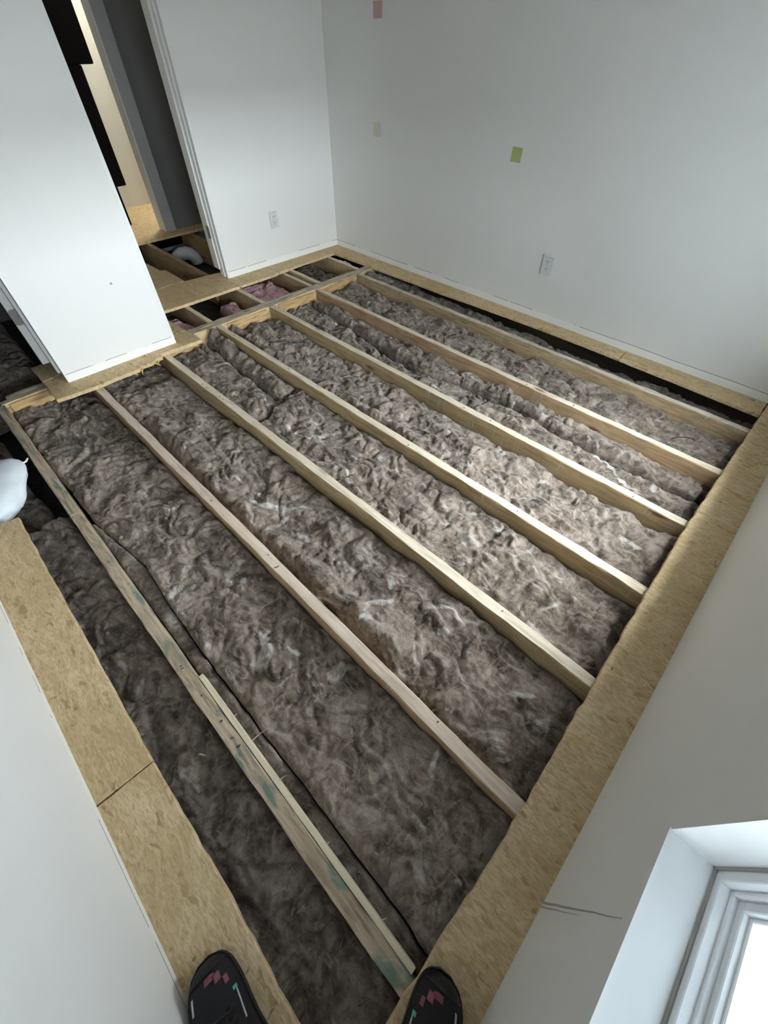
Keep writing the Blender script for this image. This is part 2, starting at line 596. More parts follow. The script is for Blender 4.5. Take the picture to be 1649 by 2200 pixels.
def tube(path, r, seg=8, cap=True):
    P = [np.array(p, float) for p in path]
    V, F = [], []
    up = np.array([0.13, 0.27, 0.95])
    rr = r if isinstance(r, (list, tuple, np.ndarray)) else [r] * len(P)
    for i, p in enumerate(P):
        d = P[min(i + 1, len(P) - 1)] - P[max(i - 1, 0)]
        d = d / np.linalg.norm(d)
        a = np.cross(d, up); a /= np.linalg.norm(a); b = np.cross(a, d)
        for j in range(seg):
            th = 2 * math.pi * j / seg
            V.append(p + rr[i] * (math.cos(th) * a + math.sin(th) * b))
    for i in range(len(P) - 1):
        for j in range(seg):
            a = i * seg + j; b = i * seg + (j + 1) % seg
            F.append((a, a + seg, b + seg, b))
    if cap:
        F.append(tuple(range(seg)))
        F.append(tuple(reversed(range((len(P) - 1) * seg, len(P) * seg))))
    return V, F


# ------------------------------------------------------------------ insulation batts
BATTS = []


def batt(name, label, x0, x1, y0, y1, ztop, zbot, mat='wool', seed=0, res=0.0048, amp=1.0, wav=0.012, rnd=0.035, drop=0.035,
         yc0=None, yc1=None, ridge=None, group=None, cat='insulation', fibres=70, slope=None, endcut=(0, 0)):
    """A soft slab: a dense height field with rounded sides, lumps, creases and folds."""
    ya_ = y0 + (float(np.mean(yc0[1])) if yc0 else 0); yb_ = y1 + (float(np.mean(yc1[1])) if yc1 else 0)
    nx = max(8, int((x1 - x0) / res)); ny = max(8, int((yb_ - ya_) / res))
    u = np.linspace(0, 1, nx + 1); v = np.linspace(0, 1, ny + 1)
    U, Vv = np.meshgrid(u, v, indexing='ij')
    xl = x0 + (x1 - x0) * U
    xa = x0 + (x1 - x0) * u
    lo = y0 + wav * fbm(xa * 3.1, xa * 0 + seed, seed + 3) * 1.6 + (np.interp(xa, *yc0) if yc0 else 0)
    hi = y1 + wav * fbm(xa * 3.7, xa * 0 - seed, seed + 5) * 1.6 + (np.interp(xa, *yc1) if yc1 else 0)
    Y = lo[:, None] + (hi - lo)[:, None] * Vv
    wx = wav * 1.4 * fbm(Y * 5 + seed, Y * 0 + seed * 1.3, seed + 9)
    X = xl + wx * (np.abs(U - 0.5) * 2) ** 3
    X = X + endcut[0] * (Vv - 0.5) * (1 - U) ** 4 + endcut[1] * (Vv - 0.5) * U ** 4
    # swirled lumps and creases
    w1 = fbm(X * 5 + seed, Y * 5, seed + 21); w2 = fbm(X * 5, Y * 5 + seed, seed + 22)
    px = X + 0.10 * w1; py = Y + 0.10 * w2
    big = np.abs(gnoise(px * 4.6, py * 6.5, seed + 31))
    med = np.abs(gnoise(px * 14 + 0.3 * w2, py * 18, seed + 32))
    v1 = fbm(X * 17, Y * 17, seed + 41, 2); v2 = fbm(X * 17 + 9, Y * 17, seed + 42, 2)
    sml = np.abs(gnoise(px * 30 + 1.3 * v1, py * 44 + 1.3 * v2, seed + 33))
    tny = gnoise(px * 66 + 2.0 * v2, py * 95 + 2.0 * v1, seed + 34)
    h = 0.038 * (big - 0.3) + 0.020 * (med - 0.3) + 0.0065 * (sml - 0.3) + 0.0016 * tny + 0.034 * fbm(X * 1.6, Y * 2.2, seed + 35, 2)
    h = h * amp
    Z = ztop + h
    if slope is not None:
        Z = Z + np.interp(X, *slope)
    # rounded shoulders towards every side
    dy = np.minimum(Y - lo[:, None], hi[:, None] - Y)
    dx = np.minimum(xl - x0, x1 - xl)
    e = np.clip(1 - np.minimum(dx, dy) / rnd, 0, 1)
    Z = Z - drop * e ** 2.2
    if ridge is not None:
        for (rx, ry, rw, rh) in ridge:
            yc = np.interp(X, rx, ry) + 0.012 * fbm(X * 9, X * 0 + 3.3, seed + 77)
            d = (Y - yc) / rw
            hh = rh * (0.75 + 0.5 * gnoise(X * 11, Y * 0 + 5, seed + 78))
            fade = np.interp(X, [rx[0] - 0.06, rx[0], rx[-1], rx[-1] + 0.06], [0, 1, 1, 0])
            Z = Z + fade * hh * np.exp(-d * d) - fade * 0.040 * np.exp(-((Y - yc + rw * 1.4) / 0.014) ** 2)
    Z = np.maximum(Z, zbot + 0.012)
    top = np.stack([X, Y, Z], -1)
    nxp, nyp = nx + 1, ny + 1
    idx = np.arange(nxp * nyp).reshape(nxp, nyp)
    quads = np.stack([idx[:-1, :-1], idx[1:, :-1], idx[1:, 1:], idx[:-1, 1:]], -1).reshape(-1, 4)
    ring = np.concatenate([idx[:-1, 0], idx[-1, :-1], idx[:0:-1, -1], idx[0, :0:-1]])
    tv = top.reshape(-1, 3)
    bot = tv[ring].copy(); bot[:, 2] = zbot
    cx, cy = (x0 + x1) / 2, (ya_ + yb_) / 2
    bot[:, 0] += np.clip(cx - bot[:, 0], -0.006, 0.006); bot[:, 1] += np.clip(cy - bot[:, 1], -0.006, 0.006)
    k = len(tv); n = len(ring)
    bi = np.arange(n) + k
    sides = np.stack([ring, bi, np.roll(bi, -1), np.roll(ring, -1)], -1)
    V = np.concatenate([tv, bot])
    loc = np.array([cx, cy, zbot])
    V = V - loc
    me = bpy.data.meshes.new(name)
    Fq = np.concatenate([quads, sides])
    nf = len(Fq) + 1
    me.vertices.add(len(V)); me.vertices.foreach_set('co', V.ravel())
    loops = np.concatenate([Fq.ravel(), bi[::-1]])
    me.loops.add(len(loops)); me.loops.foreach_set('vertex_index', loops.astype(np.int32))
    starts = np.concatenate([np.arange(len(Fq)) * 4, [len(Fq) * 4]])
    me.polygons.add(nf); me.polygons.foreach_set('loop_start', starts.astype(np.int32))
    me.update(calc_edges=True)
    me.validate()
    me.shade_smooth()
    me.materials.append(M[mat])
    o = bpy.data.objects.new(name, me)
    COL.objects.link(o)
    o.location = loc
    tag(o, label, cat, group)
    # loose strands lying over it
    if fibres:
        rng = np.random.default_rng(seed + 900)
        FV, FF = [], []
        for _ in range(fibres):
            i0 = rng.integers(4, nx - 3); j0 = rng.integers(3, ny - 2)
            p = top[i0, j0]
            a = rng.uniform(0, 2 * math.pi); ln = rng.uniform(0.006, 0.022); cur = rng.normal(0, 1.3)
            wd = rng.uniform(0.0003, 0.0007)
            q = np.array([p[0], p[1]])
            sg = 5
            pts = []
            for s_ in range(sg + 1):
                ii = int(np.clip(round((q[0] - x0) / (x1 - x0) * nx), 0, nx)); 
                jj = int(np.clip(round((q[1] - lo[ii]) / (hi[ii] - lo[ii]) * ny), 0, ny))
                pts.append((q[0], q[1], Z[ii, jj] + 0.0015 + 0.005 * math.sin(math.pi * s_ / sg) * rng.uniform(0.3, 1.2)))
                q = q + ln / sg * np.array([math.cos(a), math.sin(a)])
                a += cur / sg * 2
            b0 = len(FV)
            for s_, pt in enumerate(pts):
                d = np.array(pts[min(s_ + 1, sg)]) - np.array(pts[max(s_ - 1, 0)])
                nn = np.array([-d[1], d[0], 0]); nn /= (np.linalg.norm(nn) + 1e-9)
                w_ = wd * (1 - abs(2 * s_ / sg - 1) ** 2 * 0.8)
                FV.append(np.array(pt) + nn * w_); FV.append(np.array(pt) - nn * w_)
            for s_ in range(sg):
                FF.append((b0 + 2 * s_, b0 + 2 * s_ + 1, b0 + 2 * s_ + 3, b0 + 2 * s_ + 2))
        fo = mesh_obj('loose_fibres', np.array(FV) - loc, FF, 'fibre', o, True)
        fo['kind'] = 'stuff'
    BATTS.append(o)
    return o


# ================================================================== SETTING
ZF = -0.20
# black membrane under the joists
gx = np.linspace(-3.0, 2.95, 150); gy = np.linspace(-3.75, 0.40, 110)
GX, GY = np.meshgrid(gx, gy, indexing='ij')
GZ = ZF - 0.012 + 0.010 * fbm(GX * 6, GY * 9, 5, 3) + 0.006 * np.abs(gnoise(GX * 14 + 2 * fbm(GX * 3, GY * 3, 8), GY * 20, 6))
GZ = np.minimum(GZ, ZF - 0.001)
idx = np.arange(GX.size).reshape(GX.shape)
fl = np.stack([idx[:-1, :-1], idx[1:, :-1], idx[1:, 1:], idx[:-1, 1:]], -1).reshape(-1, 4)
struct(mesh_obj('floor', np.stack([GX, GY, GZ], -1).reshape(-1, 3), fl, 'membrane', smooth=True))

# back wall
struct(mesh_obj('wall_back', *boxes((-3.0, XW + 0.12, YB, YB + 0.12, T, CEIL), (-3.0, XW + 0.12, YB + 0.05, YB + 0.12, ZF - 0.05, T)), 'wall', loc=(0, YB + 0.06, T)))

# window wall with two openings
wb = []
ys = YN - 0.12
zs0, zs1 = WINDOWS[0][2], WINDOWS[0][3]
wb.append((XW, XW + 0.12, YN, YB, T, zs0))
wb.append((XW, XW + 0.12, YN, YB, zs1, CEIL))
edges = [YN, WINDOWS[0][0], WINDOWS[0][1], WINDOWS[1][0], WINDOWS[1][1], YB]
for a, b in ((0, 1), (2, 3), (4, 5)):
    wb.append((XW, XW + 0.12, edges[a], edges[b], zs0, zs1))
wb.append((XW, XW + 0.12, edges[3], edges[4], WINDOWS[1][3], zs1))
wb.append((XW + 0.04, XW + 0.12, YN, YB, ZF - 0.05, T))
wr = struct(mesh_obj('wall_right', *boxes(*wb), 'wall_plain', loc=(XW, -1.2, T)))
# opened drywall joint under the window
jp = []
for i in range(15):
    t = i / 14
    jp.append((XW - 0.0006, -2.144 + 0.007 * t + 0.0015 * float(gnoise(t * 5, 1.2)), 0.022 + 0.36 * t))
jv, jf = tube(jp, [0.0024 * (1 - 0.75 * i / 14) for i in range(15)], 6)
child('joint_crack', wr, jv, jf, 'seam')
jv, jf = tube([(a - 0.0004, b - 0.009, c) for a, b, c in jp[:9]], [0.0016 * (1 - 0.8 * i / 8) for i in range(9)], 6)
child('joint_crack', wr, jv, jf, 'seam')

# near wall (behind the left foot)
struct(mesh_obj('wall_front', *boxes((0.80, XW + 0.12, YN - 0.12, YN, T, CEIL), (0.80, XW + 0.12, YN - 0.12, YN - 0.06, ZF - 0.05, T)), 'wall_front', loc=(1.8, YN - 0.06, T)))
# far part of the left side, with the passage doorway
struct(mesh_obj('wall_left', *boxes((XL - 0.105, XL, YJAMB, YB, T, CEIL), (XL - 0.105, XL, -1.645, YJAMB, 2.06, CEIL)), 'wall', loc=(XL - 0.05, -0.25, T)))
# near stub of the left side and the lintel over its door
wp = struct(mesh_obj('wall_partition', *boxes((XST - 0.115, XST, YST_L, YST_R, T, CEIL), (XST - 0.115, XST, -2.86, YST_L, 2.06, CEIL)), 'wall', loc=(0, -1.82, T)))
# pale paint ridge along the stub's free corners, and a filled screw hole
dv, df = tube([(XST - 0.002, -1.722, 0.394), (XST + 0.0012, -1.722, 0.394)], 0.006, 12)
child('wall_plug', wp, dv, df, 'caulk')
struct(mesh_obj('wall_passage', *boxes((-2.9, XST - 0.115, -1.645, -1.535, ZF - 0.05, CEIL)), 'wall_plain'))
struct(mesh_obj('wall_hall', *boxes((-2.0, -1.9, -0.60, YB, T, CEIL), (-2.0, -1.9, -1.535, -1.20, T, CEIL), (-2.0, -1.9, -1.20, -0.60, 2.06, CEIL)), 'wall_grey', loc=(-1.95, -0.2, T)))
struct(mesh_obj('wall_far', *boxes((-3.0, -2.88, -1.645, YB, ZF - 0.05, CEIL)), 'wall_cream'))
# dark room behind the near door
struct(mesh_obj('wall_side_left', *boxes((-1.72, -1.60, -3.6, -1.645, ZF - 0.05, CEIL)), 'wall_grey'))
struct(mesh_obj('wall_side_end', *boxes((-1.72, 0.92, -3.72, -3.6, ZF - 0.05, CEIL)), 'wall_grey'))
struct(mesh_obj('wall_side_right', *boxes((0.80, 0.92, -3.6, YN - 0.12, ZF - 0.05, CEIL)), 'wall_grey'))
struct(mesh_obj('ceiling', *boxes((-3.0, XW + 0.12, -3.75, YB + 0.12, CEIL, CEIL + 0.1)), 'ceiling'))


# windows -----------------------------------------------------------
def window(n, y0, y1, z0, z1):
    w = struct(empty('window_%d' % n, (XW + 0.06, (y0 + y1) / 2, z0)))
    xf = XW + 0.066                       # face of the vinyl frame
    t_ = 0.010
    child('sill_board', w, *boxes((XW - 0.002, xf + 0.06, y0, y1, z0 - 0.012, z0 + 0.001)), 'sill')
    for (a, b) in ((y0, y0 + 0.004), (y1 - 0.004, y1)):
        child('reveal', w, *boxes((XW, xf + 0.06, a, b, z0, z1)), 'trim')
    child('reveal', w, *boxes((XW, xf + 0.06, y0, y1, z1 - 0.004, z1)), 'trim')
    a0, a1, b0, b1 = y0 + 0.004, y1 - 0.004, z0 + 0.001, z1 - 0.004

    def ring(name, xa, xb, m, wd):
        i0, i1, k0, k1 = a0 + m, a1 - m, b0 + m, b1 - m
        for q in ((xa, xb, i0, i1, k0, k0 + wd), (xa, xb, i0, i1, k1 - wd, k1), (xa, xb, i0, i0 + wd, k0 + wd, k1 - wd), (xa, xb, i1 - wd, i1, k0 + wd, k1 - wd)):
            o = child(name, w, *boxes(q), 'vinyl')
            bevel_obj(o, 0.0015, 1)
    ring('frame_rail', xf, xf + 0.060, 0.0, 0.018)
    ring('frame_lip', xf + 0.014, xf + 0.060, 0.018, 0.007)
    ring('sash_rail', xf + 0.022, xf + 0.052, 0.025, 0.014)
    ring('glazing_bead', xf + 0.030, xf + 0.046, 0.039, 0.006)
    child('pane', w, *boxes((xf + 0.036, xf + 0.040, a0 + 0.043, a1 - 0.043, b0 + 0.043, b1 - 0.043)), 'glass')
    # caulk line where reveal meets the frame
    for (p, q) in (((xf - 0.001, a0 + 0.002, b0 + 0.003), (xf - 0.001, a1 - 0.002, b0 + 0.003)), ((xf - 0.001, a1 - 0.001, b0), (xf - 0.001, a1 - 0.001, b1))):
        child('caulk_bead', w, *tube([p, q], 0.0028, 6), 'caulk')
    return w


for i, wn in enumerate(WINDOWS):
    window(i + 1, *wn)

# outside ground
struct(mesh_obj('ground', *boxes((XW + 0.13, 60, -40, 40, -0.72, -0.70)), 'ground'))

# roofed enclosure added beyond the near window to hold back sky light
PX0 = XW + 0.125
struct(mesh_obj('floor_sky_blocker', *boxes((PX0, BLOCKER_X, -4.4, -1.70, -0.14, -0.10)), 'blocker_floor'))
struct(mesh_obj('ceiling_sky_blocker', *boxes((PX0, BLOCKER_X + 0.08, -4.5, -1.60, 2.00, 2.06)), 'sky_blocker'))
struct(mesh_obj('wall_sky_blocker_front', *boxes((BLOCKER_X, BLOCKER_X + 0.08, -4.4, -1.70, -0.7, BLOCKER_Z0), (BLOCKER_X, BLOCKER_X + 0.08, -4.4, -1.70, BLOCKER_Z1, 2.0)), 'sky_blocker', loc=(BLOCKER_X, -3, -0.7)))
struct(mesh_obj('wall_sky_blocker_side', *boxes((PX0, BLOCKER_X + 0.08, -1.70, -1.62, -0.7, 2.0)), 'sky_blocker'))
struct(mesh_obj('wall_sky_blocker_end', *boxes((PX0, BLOCKER_X + 0.08, -4.48, -4.40, -0.7, 2.0)), 'sky_blocker'))

# trims of the door openings -----------------------------------------
# passage doorway, right jamb: lining board cut off above the subfloor, stop strip, and hinge leaf
jb = struct(mesh_obj('trim_1', *boxes((XL - 0.145, XL - 0.072, YJAMB - 0.018, YJAMB - 0.001, 0.066, 2.055)), 'trim'))
child('stop_strip', jb, *boxes((XL - 0.060, XL - 0.036, YJAMB - 0.009, YJAMB - 0.0005, 0.022, 2.055)), 'trim')
child('corner_bead', jb, *boxes((XL - 0.012, XL + 0.0012, YJAMB - 0.004, YJAMB + 0.012, 0.022, 2.055)), 'trim')
hv = bevel_obj(child('hinge_leaf', jb, *boxes((XL - 0.100, XL - 0.064, YJAMB - 0.021, YJAMB - 0.018, 0.262, 0.336)), 'steel'), 0.001, 1)
# stub corner beads
cb = struct(mesh_obj('trim_2', *boxes((XST - 0.001, XST + 0.0012, YST_R - 0.014, YST_R + 0.0012, 0.045, CEIL - 0.01)), 'trim'))
cb = struct(mesh_obj('trim_3', *boxes((XST - 0.022, XST + 0.0012, YST_L - 0.0025, YST_L + 0.004, 0.022, 2.055)), 'trim'))
child('lining_board', cb, *boxes((XST - 0.128, XST - 0.080, YST_L - 0.014, YST_L - 0.0005, 0.042, 2.055)), 'trim')
# hall wall casing and lit edge
hc = struct(mesh_obj('trim_4', *boxes((-1.9, -1.886, -0.602, -0.512, T, 2.06)), 'trim_grey'))
child('door_lining', hc, *boxes((-2.004, -1.896, -0.612, -0.6005, T, 2.06)), 'trim')

# post of the stub doorway: its narrow face with the hinge leaf looks at us
d = struct(empty('trim_5', (-0.10, YST_L - 0.030, 0.078)))
dx1, dx0 = -0.085, -0.112
dy1, dy0 = YST_L - 0.012, YST_L - 0.045
lf = child('hinge_post', d, *boxes((dx0, dx1, dy0, dy1, 0.078, 2.05)), 'trim')
bevel_obj(lf, 0.0015, 1)
hvv = []
for (yy, zz) in ((dy0 + 0.001, 0.288), (dy0 + 0.008, 0.280), (dy1 - 0.001, 0.280), (dy1 - 0.001, 0.352), (dy0 + 0.008, 0.352), (dy0 + 0.001, 0.344)):
    hvv.append((dx1, yy, zz))
hvv += [(dx1 + 0.002, b, c) for (a, b, c) in hvv]
hff = [tuple(range(6))[::-1], tuple(range(6, 12))] + [(i, (i + 1) % 6, (i + 1) % 6 + 6, i + 6) for i in range(6)]
child('hinge_leaf', d, hvv, hff, 'steel')

# ================================================================== FRAMING
G_J = 'floor joists crossing the room'
ORD = ['first', 'second', 'third', 'fourth', 'fifth', 'sixth', 'seventh']
JM = ['joist_green', 'joist_red', 'joist', 'joist', 'joist', 'joist_red', 'joist_teal']
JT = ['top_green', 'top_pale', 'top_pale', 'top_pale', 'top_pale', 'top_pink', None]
JL = ['pine floor joist closest to the back wall with the outlet, green-stained top edge',
      'reddish pine floor joist, second from the back wall, dark wool fold on its near side',
      'pale pine floor joist, third from the back wall',
      'pine floor joist, fourth from the back wall, middle of the seven',
      'pale pine floor joist, fifth from the back wall, starting beside the stub wall',
      'pinkish pine floor joist, sixth from the back wall, next to the teal-stained one',
      'worn floor joist with teal stains and nail holes, nearest the shoes']
JOISTS = []
for k in range(7):
    y = -S * k
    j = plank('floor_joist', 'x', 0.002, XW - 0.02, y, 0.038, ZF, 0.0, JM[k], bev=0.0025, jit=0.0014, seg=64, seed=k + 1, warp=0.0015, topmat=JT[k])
    tag(j, JL[k], 'joist', G_J)
    JOISTS.append(j)
    # nails and staple stubs left in the top edge
    rng = random.Random(k)
    for i in range(9 if k == 6 else 5):
        xx = rng.uniform(0.15, 2.6)
        nv, nf = tube([(xx, y + rng.uniform(-0.011, 0.011), -0.004), (xx, y + rng.uniform(-0.011, 0.011), 0.0022)], 0.0022, 6)
        child('nail', j, nv, nf, 'nail')
# raised cap of old glue on the left half of the stained joist
gv = plank('glue_ridge', 'x', 0.03, 0.99, -2.4384, 0.030, -0.001, 0.0022, 'joist_teal', bev=0.0008, jit=0.0006, seg=40, parent=JOISTS[6], seed=33)

# pale furring strip nailed along the near joist
fs = plank('furring_strip', 'x', 1.885, 2.716, -2.4125, 0.0135, -0.045, -0.001, 'furring', bev=0.001, jit=0.0005, seg=20, seed=51)
tag(fs, 'fresh pale pine strip fixed along the teal-stained joist by the right shoe', 'strip')
for (sx, dx_, dy_, dz_) in ((2.135, 0.012, 0.05, 0.020), (2.26, 0.006, 0.022, 0.008), (2.05, 0.004, 0.014, 0.006), (2.44, 0.003, 0.012, 0.006), (2.62, 0.004, 0.013, 0.007)):
    p0 = (sx, -2.407, -0.004)
    child('splinter', fs, *tube([p0, (sx + dx_ * 0.2, -2.407 + dy_ * 0.4, -0.001 + dz_ * 0.2), (sx + dx_, -2.407 + dy_, dz_)], [0.0016, 0.0013, 0.0004], 5), 'furring')

# double header on the left
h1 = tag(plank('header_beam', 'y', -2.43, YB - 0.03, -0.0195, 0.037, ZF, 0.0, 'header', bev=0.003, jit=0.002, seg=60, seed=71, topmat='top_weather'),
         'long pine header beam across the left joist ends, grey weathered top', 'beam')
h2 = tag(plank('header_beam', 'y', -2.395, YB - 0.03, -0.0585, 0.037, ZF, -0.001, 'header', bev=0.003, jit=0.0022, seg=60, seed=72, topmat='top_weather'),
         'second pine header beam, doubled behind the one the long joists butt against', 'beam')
# torn strips of old board still stuck to the header face
for (a0, a1, z_) in ((-2.40, -2.24, -0.006), (-1.16, -0.86, -0.008), (-0.76, -0.44, -0.008), (-0.36, -0.04, -0.01)):
    pts = []
    n = 14
    V = []
    for i in range(n + 1):
        yy = a0 + (a1 - a0) * i / n
        V += [(0.0, yy, z_), (0.007, yy, z_ - 0.002), (0.006, yy, z_ - 0.045 - 0.030 * abs(float(gnoise(yy * 17, 3.3)))), (0.0, yy, z_ - 0.075)]
    F = []
    for i in range(n):
        for j in range(4):
            F.append((i * 4 + j, i * 4 + (j + 1) % 4, i * 4 + 4 + (j + 1) % 4, i * 4 + 4 + j))
    F += [(0, 1, 2, 3), tuple(reversed((n * 4, n * 4 + 1, n * 4 + 2, n * 4 + 3)))]
    V = [(Vector((y_ - h1.location.y, -(x_ - h1.location.x), z2 - h1.location.z))) for (x_, y_, z2) in V]
    mesh_obj('torn_board', V, F, 'torn', h1)

# short joists on the far side of the header, towards the passage
G_S = 'short joists between header and passage'
for (yy, lab) in ((0.068, 'short joist in the far gap nearest the room corner, pink wool beside it'),
                  (-0.325, 'short joist in the far gap, right one of the close pair'),
                  (-0.405, 'short joist in the far gap, left one of the close pair'),
                  (-0.823, 'short joist in the far gap with bright pink wool on its right'),
                  (-1.228, 'short joist in the far gap nearest the stub wall')):
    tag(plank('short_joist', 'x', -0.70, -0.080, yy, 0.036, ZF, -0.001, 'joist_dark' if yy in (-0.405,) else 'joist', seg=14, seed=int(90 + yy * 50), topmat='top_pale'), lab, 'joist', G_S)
G_H = 'joists showing in the passage floor'
for (yy, lab) in ((-0.843, 'dim joist crossing the open passage floor, seen through the doorway'),
                  (-0.443, 'dim joist in the passage floor, partly hidden by the door jamb')):
    tag(plank('passage_joist', 'x', -1.95, -0.705, yy, 0.036, ZF, -0.001, 'joist_dark', seg=20, seed=int(190 + yy * 50)), lab, 'joist', G_H)

# rim boards under the outer walls
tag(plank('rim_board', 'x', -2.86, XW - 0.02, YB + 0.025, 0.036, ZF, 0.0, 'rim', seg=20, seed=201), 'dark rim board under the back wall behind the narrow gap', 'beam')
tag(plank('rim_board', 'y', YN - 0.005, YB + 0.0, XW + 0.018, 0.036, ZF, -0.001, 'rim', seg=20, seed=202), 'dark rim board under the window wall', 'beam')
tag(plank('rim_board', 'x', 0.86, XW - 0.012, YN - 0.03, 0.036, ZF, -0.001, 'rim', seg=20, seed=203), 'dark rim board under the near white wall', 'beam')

# ================================================================== SUBFLOOR PIECES
G_O = 'strand board left along the walls'


def ob(label, pts, mat='osb', z0=0.0005, seed=0, jag=0.002, z1=T):
    o = board_poly('subfloor_strip', pts, z0, z1, mat, jag=jag, seed=seed)
    return tag(o, label, 'subfloor', G_O)


ob('strand board strip along the window wall under the right shoe', [(2.716, YB), (XW + 0.03, YB), (XW + 0.03, -2.60), (2.722, -2.60), (2.724, -2.38), (2.728, -2.10), (2.712, -1.51), (2.700, -0.91), (2.714, 0.10)], seed=1, jag=0.003)
ob('strand board strip along the near white wall, seam to the left shoe piece', [(0.876, -2.592), (1.14, -2.597), (1.52, -2.600), (1.78, -2.603), (2.000, -2.606), (1.992, YN - 0.03), (0.856, YN - 0.03), (0.866, -2.65)], seed=2)
ob('strand board strip under the left shoe in the near corner', [(2.004, -2.606), (2.09, -2.606), (2.33, -2.604), (2.60, -2.612), (2.72, -2.604), (XW + 0.03, -2.603), (XW + 0.03, YN - 0.03), (1.996, YN - 0.03)], seed=3)
ob('strand board strip at the foot of the back wall, left of three pieces', [(-0.038, 0.142), (0.30, 0.146), (0.668, 0.152), (1.008, 0.168), (0.996, YB + 0.02), (-0.052, YB + 0.02)], seed=4, jag=0.0015)
ob('strand board strip at the foot of the back wall below the outlet', [(1.012, 0.168), (1.455, 0.180), (1.75, 0.180), (1.990, 0.172), (1.984, YB + 0.02), (1.000, YB + 0.02)], seed=5, jag=0.0015)
ob('strand board strip at the foot of the back wall, near the window wall corner', [(1.994, 0.172), (2.40, 0.158), (2.712, 0.144), (2.712, YB + 0.02), (1.988, YB + 0.02)], seed=6, jag=0.0015)
ob('L-shaped strand board piece in the far room corner', [(-0.042, 0.142), (-0.055, YB + 0.02), (-0.66, YB + 0.02), (-0.66, -0.452), (-0.405, -0.446), (-0.418, -0.247), (-0.428, 0.131)], seed=7, jag=0.0015)
ob('strand board threshold in the passage doorway', [(-0.404, -0.450), (-0.66, -0.456), (-0.712, -0.76), (-0.724, -0.86), (-0.742, -1.04), (-0.742, -1.535), (-0.39, -1.535), (-0.383, -1.24), (-0.388, -0.83), (-0.392, -0.506)], seed=8, jag=0.0015)
ob('strand board patch inside the passage just past the doorway', [(-0.746, -1.042), (-1.036, -1.04), (-1.062, -1.075), (-1.50, -1.09), (-1.50, -1.535), (-0.746, -1.535)], 'osb_dark', seed=9)
ob('strand board floor of the lit far room beyond the passage', [(-1.762, -1.53), (-1.762, 0.27), (-2.88, 0.27), (-2.88, -1.53)], seed=10)
stub = ob('strand board strip under the stub wall, broken front edge', [(0.128, -1.404), (0.116, -1.645), (0.150, -1.662), (0.148, -1.70), (0.172, -1.73), (0.166, -1.79), (0.186, -1.81), (0.184, -1.90), (0.190, -2.053), (0.176, -2.224), (-0.034, -2.219), (-0.050, -2.12), (-0.050, -1.53), (-0.026, -1.495), (-0.036, -1.412), (0.02, -1.40)], seed=11, jag=0.003)
for i, (a, b, l, an) in enumerate(((0.168, -1.72, 0.05, 0.5), (0.178, -1.79, 0.07, -0.3), (0.180, -1.86, 0.045, 0.9), (0.150, -1.675, 0.04, -0.8))):
    ca, sa = math.cos(an), math.sin(an)
    child('splinter', stub, *tube([(a - 0.01, b, 0.006), (a + l * 0.5 * ca * 0.4, b + l * 0.5 * sa, 0.004), (a + l * ca * 0.5, b + l * sa, -0.006)], [0.006, 0.004, 0.001], 5), 'splinter')
ob('small strand board patch between stub wall and far gap', [(-0.044, -1.412), (-0.30, -1.425), (-0.386, -1.40), (-0.386, -1.53), (-0.055, -1.53), (-0.032, -1.497)], 'osb_dark', seed=12)
ob('strand board scrap on the floor behind the open side door', [(-0.058, -2.118), (-0.042, -2.219), (-0.233, -2.218), (-0.238, -2.115)], 'osb_dark', seed=13, z0=-0.001)

# ================================================================== INSULATION
G_B = 'brown wool batts between the joists'
J = [-S * k for k in range(7)]
hw = 0.021


def bay(k):   # space between joist k and joist k-1
    return J[k] + hw, J[k - 1] - hw


y0, y1 = bay(1)
batt('insulation_batt', 'brown wool batt between the first and second joists from the back wall', 0.004, 2.80, y0, y1, -0.052, ZF + 0.004, seed=1, group=G_B, slope=([0, 0.25, 0.6, 2.8], [0.014, 0.0, -0.006, -0.012]))
y0, y1 = bay(2)
RX = np.linspace(0, 2.8, 120)
RY = np.interp(RX, [0.0, 0.30, 0.62, 0.9, 1.18, 1.45, 1.76, 2.04, 2.33, 2.65, 2.8], [-0.470, -0.51, -0.545, -0.58, -0.60, -0.54, -0.510, -0.545, -0.565, -0.54, -0.53]) + 0.010 * fbm(RX * 5, RX * 0 + 7.7, 81) + 0.004 * gnoise(RX * 21, RX * 0 + 1.9, 82)
batt('insulation_batt', 'brown wool batt on the near side of the dark wool roll, beside the third joist', 0.004, 2.80, y0, -0.034, -0.066, ZF + 0.004, seed=2, group=G_B, wav=0.0, yc1=(RX, RY), rnd=0.025, drop=0.03)
batt('insulation_batt', 'narrow brown wool batt between the second joist and the dark wool roll', 0.004, 2.80, 0.036, y1, -0.060, ZF + 0.004, seed=23, group=G_B, wav=0.0, yc0=(RX, RY), rnd=0.02, drop=0.02, fibres=0)
batt('insulation_batt', 'dark folded wool roll running lengthwise between the second and third joists', 0.06, 2.69, -0.029, 0.028, -0.022, ZF + 0.004, mat='wool_dark', seed=24, res=0.0035, group=G_B, wav=0.0, yc0=(RX, RY), yc1=(RX, RY), rnd=0.028, drop=0.030, amp=0.9, fibres=0)
y0, y1 = bay(3)
batt('insulation_batt', 'brown wool batt between the third and fourth joists from the back wall', 0.004, 2.80, y0, y1, -0.058, ZF + 0.004, seed=3, group=G_B,
     ridge=[([0.03, 0.15, 0.28, 0.42], [-1.13, -1.12, -1.13, -1.15], 0.035, 0.03), ([1.05, 1.25, 1.45, 1.6], [-1.15, -1.13, -1.12, -1.14], 0.03, 0.03)])
y0, y1 = bay(4)
